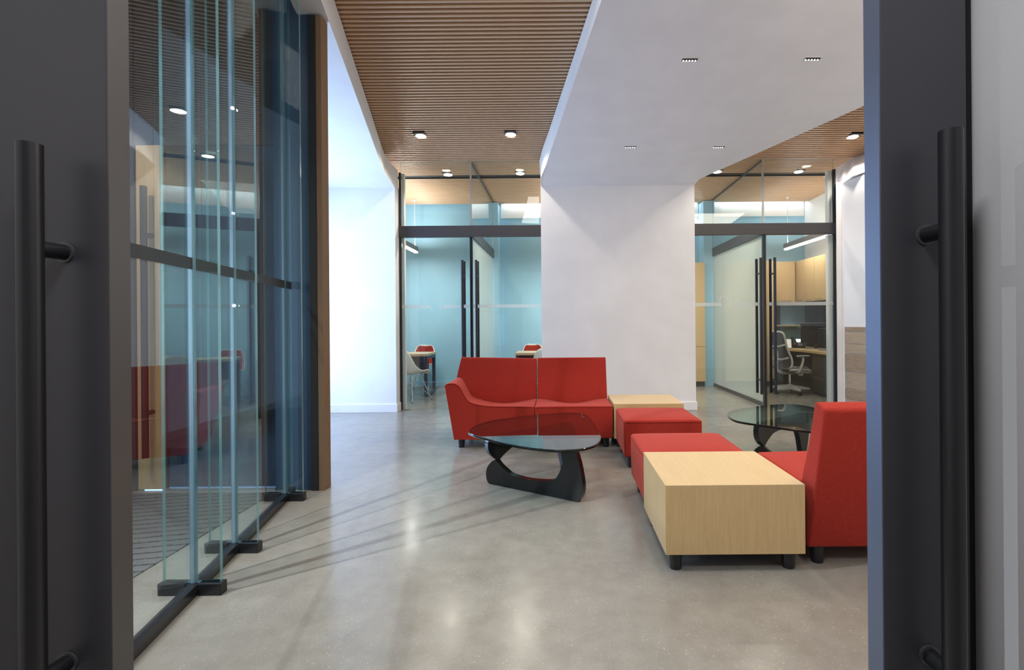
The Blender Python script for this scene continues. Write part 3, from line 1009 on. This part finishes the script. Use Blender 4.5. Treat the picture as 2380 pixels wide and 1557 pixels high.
def coffee_table(label, loc, rz):
    t = thing('coffee_table', label, 'table', loc, rz, 'glass topped coffee tables')
    sp = spline([(x - OX, y_ - OY, 0) for x, y_ in OUT], 6, True)
    n = len(sp)
    ins = []
    for i, p in enumerate(sp):
        q = (sp[(i + 1) % n] - sp[i - 1]).normalized()
        ins.append(p + Vector((-q.y, q.x, 0)) * 0.005 * (1 if True else -1))
    # decide the inward side
    if sum((v - Vector((0, 0, 0))).length for v in ins) > sum(v.length for v in sp):
        ins = [p * 2 - q for p, q in zip(sp, ins)]
    rings = [(ins, 0.385), (sp, 0.389), (sp, 0.400), (ins, 0.404)]
    vs, fs, fm = [], [], []
    for ring, z in rings:
        vs += [(p.x, p.y, z) for p in ring]
    for j in range(3):
        for i in range(n):
            fs.append((j * n + i, j * n + (i + 1) % n, (j + 1) * n + (i + 1) % n, (j + 1) * n + i)); fm.append(1)
    fs.append(tuple(range(n - 1, -1, -1))); fm.append(0)
    fs.append(tuple(range(3 * n, 4 * n))); fm.append(0)
    obj('glass_top', vs, fs, None, t, mats=[M['table_glass'], M['table_edge']], fmat=fm, smooth=True, sharp=25)
    base_piece('base_leg', -0.516, 3.776, 0.8587, -0.5125, False, t)
    base_piece('base_leg', -0.515, 3.755, 0.805, 0.593, True, t)
    tube('pivot_rod', [(-0.495 - OX, 3.763 - OY, 0.15), (-0.495 - OX, 3.763 - OY, 0.235)], 0.007, M['chrome'], t, n=10)
    return t


ct = coffee_table('glass coffee table with a curved black base in front of the red sofa', (OX, OY, 0), 0)
dup(ct, (OX + 2.215, OY + 0.365, 0), 0, 'glass coffee table half hidden behind the red chair back')

# ================================================================== OFFICE FURNITURE
PROF = [(0.235, 0.420), (0.215, 0.443), (0.12, 0.438), (0.02, 0.428), (-0.07, 0.430), (-0.135, 0.458), (-0.175, 0.53), (-0.205, 0.62), (-0.232, 0.715), (-0.250, 0.795), (-0.257, 0.838)]
HWID = [0.165, 0.200, 0.226, 0.232, 0.234, 0.232, 0.226, 0.215, 0.195, 0.160, 0.095]


def shell_grid(k, wf, lift0, u_n=14):
    rows = []
    P = spline([(y_, w_, z) for (y_, z), w_ in zip(PROF, HWID)], 3)
    n = len(P)
    for j, p in enumerate(P):
        if k and (j < 1 or j > n - 3):
            continue
        a, b = P[max(j - 1, 0)], P[min(j + 1, n - 1)]
        tx, tz = b.x - a.x, b.z - a.z
        L = math.hypot(tx, tz)
        nx, nz = tz / L, -tx / L      # inner side: up over the seat, forward on the back
        v = j / (n - 1)
        cup = 0.055 + 0.065 * math.exp(-((v - 0.48) / 0.16) ** 2)
        cup *= min(1, v * 7) * (1 - 0.4 * max(0, v - 0.7) / 0.3)
        row = []
        for i in range(u_n + 1):
            u = -1 + 2 * i / u_n
            off = cup * abs(u * wf) ** 2.4 + lift0
            row.append((p.y * wf * u, p.x + nx * off, p.z + nz * off))
        rows.append(row)
    vs = [q for r in rows for q in r]
    m_ = u_n + 1
    fs = [(j * m_ + i, j * m_ + i + 1, (j + 1) * m_ + i + 1, (j + 1) * m_ + i) for j in range(len(rows) - 1) for i in range(u_n)]
    return vs, fs


def shell_chair(label, loc, rz):
    t = thing('shell_chair', label, 'chair', loc, rz, 'white shell chairs at the office tables')
    vs, fs = shell_grid(0, 1.0, 0.0)
    s = obj('shell', vs, fs, M['shell'], t, smooth=True)
    md = s.modifiers.new('thickness', 'SOLIDIFY'); md.thickness = 0.009; md.offset = 0
    vs, fs = shell_grid(1, 0.90, 0.011)
    s = obj('seat_pad', vs, fs, M['red_pad'], t, smooth=True)
    md = s.modifiers.new('thickness', 'SOLIDIFY'); md.thickness = 0.010; md.offset = 0
    for sx in (-1, 1):
        for sy in (-1, 1):
            a = (sx * 0.10, 0.02 + sy * 0.09, 0.415)
            f = (sx * 0.225, 0.02 + sy * 0.215, 0.012)
            l = tube('leg', [a, f], 0.0065, M['chrome'], t, n=8)
            cyl('foot', f[0], f[1], 0.0, 0.016, 0.016, M['black'], l, r1=0.008, n=12)
            q = tuple(a[i] + (f[i] - a[i]) * 0.86 for i in range(3))
            tubes('strut', [([(sx * 0.02, 0.02 + sy * 0.055, 0.27), q], 0.004), ([(sx * 0.02, 0.02 + sy * 0.055, 0.27), (-sx * 0.085, 0.02 + sy * 0.08, 0.41)], 0.004)], M['chrome'], t, n=6)
    tubes('brace', [([(-0.025, -0.04, 0.27), (-0.025, 0.08, 0.27)], 0.004), ([(0.025, -0.04, 0.27), (0.025, 0.08, 0.27)], 0.004), ([(-0.025, 0.02, 0.27), (0.025, 0.02, 0.27)], 0.004)], M['chrome'], t, n=6)
    return t


sc = shell_chair('white shell chair seen from behind at the table beside the daylit column', (-2.44, 7.93, 0), R(-28))
dup(sc, (-2.63, 9.22, 0), R(176), 'red padded shell chair facing out behind the table in the teal office')
dup(sc, (-0.24, 7.93, 0), R(8), 'white shell chair seen from behind, half hidden by the middle column')
dup(sc, (-0.51, 9.22, 0), R(182), 'red padded shell chair facing out beside the middle column')


def office_table(label, loc, length, side):
    """Table; its visible end frame is at local x = 0, it runs towards side * x."""
    t = thing('office_table', label, 'table', loc, 0, 'pale topped office tables on blue-grey frames')
    L = length * side
    a, b = min(0, L), max(0, L)
    box('tabletop', a, b, -0.02, 0.60, 0.698, 0.740, M['tabletop'], t, bevel=0.002)
    for x in (0.01 * side, L - 0.06 * side):
        x0, x1 = min(x, x + 0.05 * side), max(x, x + 0.05 * side)
        fr = boxes('leg_frame', [(x0, x1, 0.0, 0.055, 0.012, 0.697), (x0, x1, 0.525, 0.58, 0.012, 0.697), (x0, x1, 0.0551, 0.5249, 0.012, 0.06), (x0, x1, 0.0551, 0.5249, 0.645, 0.697)], M['bluegrey'], t)
        for yy in (0.03, 0.55):
            cyl('glide', (x0 + x1) / 2, yy, 0.0, 0.012, 0.016, M['black'], fr, n=10)
    a2, b2 = min(0.061 * side, L - 0.061 * side), max(0.061 * side, L - 0.061 * side)
    box('modesty_panel', a2, b2, 0.285, 0.305, 0.395, 0.697, M['bluegrey'], t)
    return t


office_table('pale topped table on blue-grey loop legs between the chrome-legged chairs, teal office', (-2.25, 8.25, 0), 1.75, -1)
office_table('pale topped table half hidden behind the middle column', (-0.76, 8.30, 0), 1.7, 1)

mon = thing('monitor', 'dark computer monitor on the pale table in the teal office', 'monitor', (-3.45, 8.55, 0.7401), R(-65))
box('screen_panel', -0.26, 0.26, -0.02, 0.015, 0.10, 0.43, M['screen'], mon, bevel=0.004)
tube('neck', [(0, 0.03, 0.01), (0, 0.03, 0.25)], 0.02, M['midgrey'], mon)
box('stand_foot', -0.11, 0.11, -0.07, 0.10, 0, 0.012, M['midgrey'], mon, bevel=0.004)

# tall oak cabinets


def tall_cabinet(label, x0, x1, yf, split, tb=2.38):
    t = thing('tall_cabinet', label, 'cabinet', (x0, yf, 0), 0, 'tall oak cabinets')
    W = x1 - x0
    box('carcass', 0, W, 0.022, YB - yf - 0.02, 0.10, tb, M['oak'], t)
    box('plinth', 0.01, W - 0.01, 0.05, YB - yf - 0.02, 0, 0.10, M['cabinet'], t)
    n = max(1, round(W / 0.42))
    for k in range(n):
        a, b = k * W / n + 0.002, (k + 1) * W / n - 0.002
        box('door', a, b, 0, 0.020, split + 0.003, tb, M['oak'], t, bevel=0.001)
        box('door', a, b, 0, 0.020, 0.103, split - 0.003, M['oak'], t, bevel=0.001)
    return t


tall_cabinet('tall oak cabinet behind the frosted heart door, beside the teal pilaster', 1.98, 2.795, 9.28, 0.77)
tall_cabinet('tall oak cabinet behind the task chair, against the frosted partition', 3.32, 4.14, 9.24, 0.77, 2.40)


def wall_cabinet(label, loc, rz, wid, n):
    t = thing('wall_cabinet', label, 'cabinet', loc, rz, 'oak wall cabinets')
    box('carcass', 0, wid, 0.021, 0.33, 0, 0.79, M['oak'], t)
    for k in range(n):
        a, b = k * wid / n + 0.0015, (k + 1) * wid / n - 0.0015
        d = box('door', a, b, 0, 0.02, 0, 0.79, M['oak'], t, bevel=0.001)
        c = (a + b) / 2
        l = (b - a) * 0.30
        tubes('handle', [([(c - l, -0.028, 0.035), (c + l, -0.028, 0.035)], 0.006), ([(c - l * 0.8, -0.028, 0.035), (c - l * 0.8, 0, 0.035)], 0.004), ([(c + l * 0.8, -0.028, 0.035), (c + l * 0.8, 0, 0.035)], 0.004)], M['alu'], d, n=8)
    return t


wall_cabinet('oak wall cabinet with one door on the office back wall', (4.145, 9.40, 1.61), 0, 0.435, 1)
wall_cabinet('three-door oak wall cabinet at the corner of the white end wall', (4.60, 9.735, 1.61), R(-90), 1.0, 3)
wall_cabinet('three-door oak wall cabinet on the white end wall, nearer the glass', (4.60, 8.73, 1.61), R(-90), 1.0, 3)

# dark tackboards and shelf
tag(box('tackboard', 4.145, 4.44, YB - 0.02, YB - 0.001, 0.75, 1.60, M['tack']), 'dark tackboard on the back wall under the cabinets', 'board')
tag(box('tackboard', 4.93, 4.949, 7.4, 9.72, 0.75, 1.60, M['tack']), 'dark tackboard along the white end wall behind the monitors', 'board')
tag(box('wall_shelf', 4.142, 4.76, 9.50, YB - 0.021, 1.145, 1.17, M['oak_top'], bevel=0.002), 'oak wall shelf on the back wall above the telephone', 'shelf')

# L-shaped desk
dk = thing('desk', 'oak topped corner desk with a curved inner edge', 'desk')
arc = [(4.255 - 0.55 + 0.55 * math.sin(t), 9.14 - 0.55 + 0.55 * math.cos(t)) for t in [math.pi / 2 * k / 8 for k in range(9)]]
out = [(4.93, 9.72), (3.42, 9.72), (3.42, 9.25)]
out = [(4.925, 9.72), (4.145, 9.72), (4.145, 9.10), (4.16, 9.05), (4.20, 8.85), (4.235, 8.6), (4.255, 8.3), (4.26, 7.45), (4.925, 7.45)]
prism('worktop', out, 0.70, 0.74, M['oak_top'], dk, bevel=0.003)
box('back_panel', 4.90, 4.92, 7.5, 9.70, 0.0, 0.699, M['black_matt'], dk)
box('modesty_panel', 4.16, 4.88, 9.66, 9.69, 0.0, 0.699, M['black_matt'], dk)
box('end_panel', 4.30, 4.89, 7.46, 7.485, 0.0, 0.699, M['cabinet'], dk)
box('cable_panel', 4.45, 4.47, 8.36, 9.60, 0.05, 0.699, M['black_matt'], dk)

fc = thing('filing_cabinet', 'dark brown two-drawer filing cabinet under the desk beside the task chair', 'cabinet', (4.32, 0, 0))
box('body', 0.021, 0.52, 7.50, 8.30, 0.03, 0.695, M['cabinet'], fc)
box('drawer', 0, 0.02, 7.503, 8.297, 0.335, 0.655, M['cabinet'], fc, bevel=0.004)
lo = box('drawer', 0, 0.02, 7.503, 8.297, 0.04, 0.325, M['cabinet'], fc, bevel=0.004)
tube('lock', [(-0.006, 7.90, 0.21), (0.0, 7.90, 0.21)], 0.028, M['black'], lo, n=18)
box('plinth', 0.03, 0.51, 7.51, 8.29, 0, 0.03, M['black_matt'], fc)


def desk_monitor(label, loc, rz, wd, ht, frame):
    t = thing('monitor', label, 'monitor', loc, rz, 'computer monitors on the corner desk')
    box('screen_panel', -wd / 2, wd / 2, -0.015, 0.012, 0.10, 0.10 + ht, M['screen'], t, bevel=0.003)
    boxes('bezel', [(-wd / 2, wd / 2, -0.017, -0.0151, 0.096 + ht, 0.10 + ht), (wd / 2 - 0.022, wd / 2, -0.017, -0.0151, 0.10, 0.095 + ht)], M[frame], t)
    box('neck', -0.035, 0.035, 0.013, 0.05, 0.012, 0.10 + ht * 0.6, M['black'], t, bevel=0.004)
    prism('stand_foot', [(0.16 * math.cos(a), 0.02 + 0.11 * math.sin(a)) for a in [2 * math.pi * k / 24 for k in range(24)]], 0, 0.012, M['midgrey'], t)
    return t


desk_monitor('larger dark monitor on the corner desk, in front of the tackboard', (4.62, 8.72, 0.7401), R(-28), 0.50, 0.37, 'alu')
desk_monitor('smaller dark monitor with a pale side bezel, nearer the glass on the corner desk', (4.56, 8.20, 0.7401), R(-20), 0.34, 0.28, 'midgrey')

ph = thing('telephone', 'black desk telephone with a lit display on the corner desk', 'telephone', (4.50, 9.16, 0.7401), R(-10))
loft('body', [(-0.11, -0.10, 0), (0.11, -0.10, 0), (0.11, 0.10, 0), (-0.11, 0.10, 0)], [(-0.11, -0.10, 0.025), (0.11, -0.10, 0.025), (0.11, 0.085, 0.17), (-0.11, 0.085, 0.17)], M['black'], ph, bevel=0.004)
loft('display', [(-0.015, 0.002, 0.106), (0.095, 0.002, 0.106), (0.095, 0.07, 0.160), (-0.015, 0.07, 0.160)], [(-0.015, -0.001, 0.110), (0.095, -0.001, 0.110), (0.095, 0.067, 0.164), (-0.015, 0.067, 0.164)], M['lcd'], ph)
vs, fs = [], []
for r_ in range(4):
    for c_ in range(3):
        k = len(vs)
        y0 = -0.075 + r_ * 0.018; z0 = 0.045 + (y0 + 0.075) * 0.78
        x0 = 0.0 + c_ * 0.026
        vs += bv(x0, x0 + 0.016, y0, y0 + 0.009, z0 - 0.004, z0 + 0.009)
        fs += [tuple(i + k for i in f) for f in BF]
tag(obj('keypad', vs, fs, M['grey'], ph), 'rows of pale keys', kind='stuff')
tube('handset', spline([(-0.075, -0.09, 0.05), (-0.075, -0.05, 0.098), (-0.075, 0.02, 0.150), (-0.075, 0.08, 0.185)], 4), [0.026] * 4 + [0.017] * 5 + [0.026] * 4, M['black'], ph, n=12)

tr_ = thing('paper_tray', 'pale angled document holder beside the telephone', 'tray', (4.26, 9.02, 0.7401), R(-20))
loft('board', [(-0.05, -0.05, 0.012), (0.05, -0.05, 0.012), (0.05, 0.02, 0.17), (-0.05, 0.02, 0.17)], [(-0.05, -0.042, 0.008), (0.05, -0.042, 0.008), (0.05, 0.028, 0.166), (-0.05, 0.028, 0.166)], M['shell'], tr_)
boxes('stand', [(-0.055, 0.055, -0.06, 0.05, 0, 0.008), (-0.055, 0.055, 0.030, 0.05, 0.0081, 0.15)], M['black'], tr_)
bx = thing('speaker', 'small grey speaker box under the oak shelf', 'speaker', (4.27, 9.45, 0.7401))
box('body', -0.06, 0.06, -0.06, 0.06, 0, 0.30, M['midgrey'], bx, bevel=0.006)
tube('cone', [(0, -0.066, 0.2), (0, -0.060, 0.2)], 0.04, M['black'], bx, n=18)

# ------------------------------------------------------------------ task chair (faces local +y)
tc = thing('task_chair', 'grey task chair with a mesh back and five-spoke base at the corner desk', 'chair', (3.97, 8.35, 0), R(-77))
for k in range(5):
    a = R(90 + 72 * k - 28)
    c, s = math.cos(a), math.sin(a)
    pts = [(0.03 * c, 0.03 * s), (0.31 * c, 0.31 * s)]
    vs = []
    for (d, hw, z0, z1) in ((0.03, 0.028, 0.075, 0.155), (0.31, 0.016, 0.075, 0.105)):
        for sg in (-1, 1):
            for z in (z0, z1):
                vs.append((d * c - sg * hw * s, d * s + sg * hw * c, z))
    sp_ = obj('base_spoke', vs, [(0, 1, 3, 2), (4, 6, 7, 5), (0, 4, 5, 1), (2, 3, 7, 6), (0, 2, 6, 4), (1, 5, 7, 3)], M['grey'], tc, bevel=0.006)
    for sg in (-1, 1):
        tube('caster', [(0.30 * c - sg * 0.006 * s, 0.30 * s + sg * 0.006 * c, 0.030), (0.30 * c - sg * 0.026 * s, 0.30 * s + sg * 0.026 * c, 0.030)], 0.030, M['black'], sp_, n=16)
cyl('hub', 0, 0, 0.075, 0.16, 0.045, M['grey'], tc, r1=0.035)
cyl('gas_column', 0, 0, 0.16, 0.335, 0.022, M['chrome'], tc, n=16)
prism('mechanism', [(-0.07, -0.16), (0.07, -0.16), (0.09, 0.02), (0.06, 0.14), (-0.06, 0.14), (-0.09, 0.02)], 0.335, 0.395, M['midgrey'], tc, bevel=0.015, smooth=True)
tube('tension_knob', [(0.09, 0.11, 0.345), (0.15, 0.11, 0.345)], 0.034, M['grey'], tc, n=16)
rows = []
for j in range(9):
    v = j / 8
    yy = -0.20 + 0.44 * v
    z = 0.455 + 0.012 * math.sin(math.pi * v) - 0.045 * max(0, v - 0.75) / 0.25
    hw = 0.225 - 0.03 * max(0, v - 0.7) / 0.3
    rows.append([(hw * u / 5, yy, z + 0.014 * (abs(u) / 5) ** 3) for u in range(-5, 6)])
vs = [p for r_ in rows for p in r_]
fs = [(j * 11 + i, j * 11 + i + 1, (j + 1) * 11 + i + 1, (j + 1) * 11 + i) for j in range(8) for i in range(10)]
so = obj('seat', vs, fs, M['seatgrey'], tc, smooth=True)
md = so.modifiers.new('thickness', 'SOLIDIFY'); md.thickness = 0.035; md.offset = -1
rim = [(-0.235, -0.18, 0.425), (-0.24, 0.05, 0.43), (-0.215, 0.22, 0.405), (-0.17, 0.262, 0.37), (0, 0.275, 0.355), (0.17, 0.262, 0.37), (0.215, 0.22, 0.405), (0.24, 0.05, 0.43), (0.235, -0.18, 0.425)]
tube('seat_rim', spline(rim, 4), 0.017, M['grey'], tc, n=10)
# back: mesh with frame
bz = [(0.42, -0.215, 0.19), (0.50, -0.165, 0.215), (0.60, -0.165, 0.215), (0.70, -0.20, 0.20), (0.82, -0.245, 0.19), (0.94, -0.27, 0.185), (1.03, -0.285, 0.165), (1.06, -0.30, 0.12)]
bp = spline([(h, y_, z) for z, y_, h in bz], 3)
rows = [[(p.x * u / 5, p.y + 0.045 * (u / 5) ** 2, p.z) for u in range(-5, 6)] for p in bp]
vs = [p for r_ in rows for p in r_]
fs = [(j * 11 + i, j * 11 + i + 1, (j + 1) * 11 + i + 1, (j + 1) * 11 + i) for j in range(len(rows) - 1) for i in range(10)]
so = obj('mesh_back', vs, fs, M['meshgrey'], tc, smooth=True)
md = so.modifiers.new('thickness', 'SOLIDIFY'); md.thickness = 0.008
loop = [(r_[0][0], r_[0][1] - 0.012, r_[0][2]) for r_ in rows] + [(x, y_ - 0.012, z + 0.008) for x, y_, z in rows[-1][1:-1]] + [(r_[-1][0], r_[-1][1] - 0.012, r_[-1][2]) for r_ in reversed(rows)]
tube('back_frame', loop, 0.017, M['grey'], tc, n=10)
tube('spine', spline([(0, -0.13, 0.37), (0, -0.25, 0.40), (0, -0.26, 0.55), (0, -0.25, 0.68), (0, -0.29, 0.80)], 4), 0.022, M['grey'], tc, n=12)
for z in (0.60, 0.82):
    tube('cross_bar', spline([(-0.20, -0.19 - (z - 0.6) * 0.3, z + 0.03), (-0.10, -0.235 - (z - 0.6) * 0.3, z), (0, -0.255 - (z - 0.6) * 0.2, z), (0.10, -0.235 - (z - 0.6) * 0.3, z), (0.20, -0.19 - (z - 0.6) * 0.3, z + 0.03)], 3), 0.016, M['grey'], tc, n=10)
for s in (-1, 1):
    ar = tube('arm', spline([(s * 0.15, -0.02, 0.40), (s * 0.24, -0.02, 0.40), (s * 0.285, 0.0, 0.50), (s * 0.285, 0.03, 0.60), (s * 0.28, 0.02, 0.645)], 4), [0.024] * 9 + [0.02] * 8, M['grey'], tc, n=12)
    prism('arm_pad', [(s * 0.28 + 0.042 * math.cos(a), 0.03 + 0.13 * math.sin(a)) for a in [2 * math.pi * k / 20 for k in range(20)]], 0.645, 0.675, M['midgrey'], ar, bevel=0.010, smooth=True)
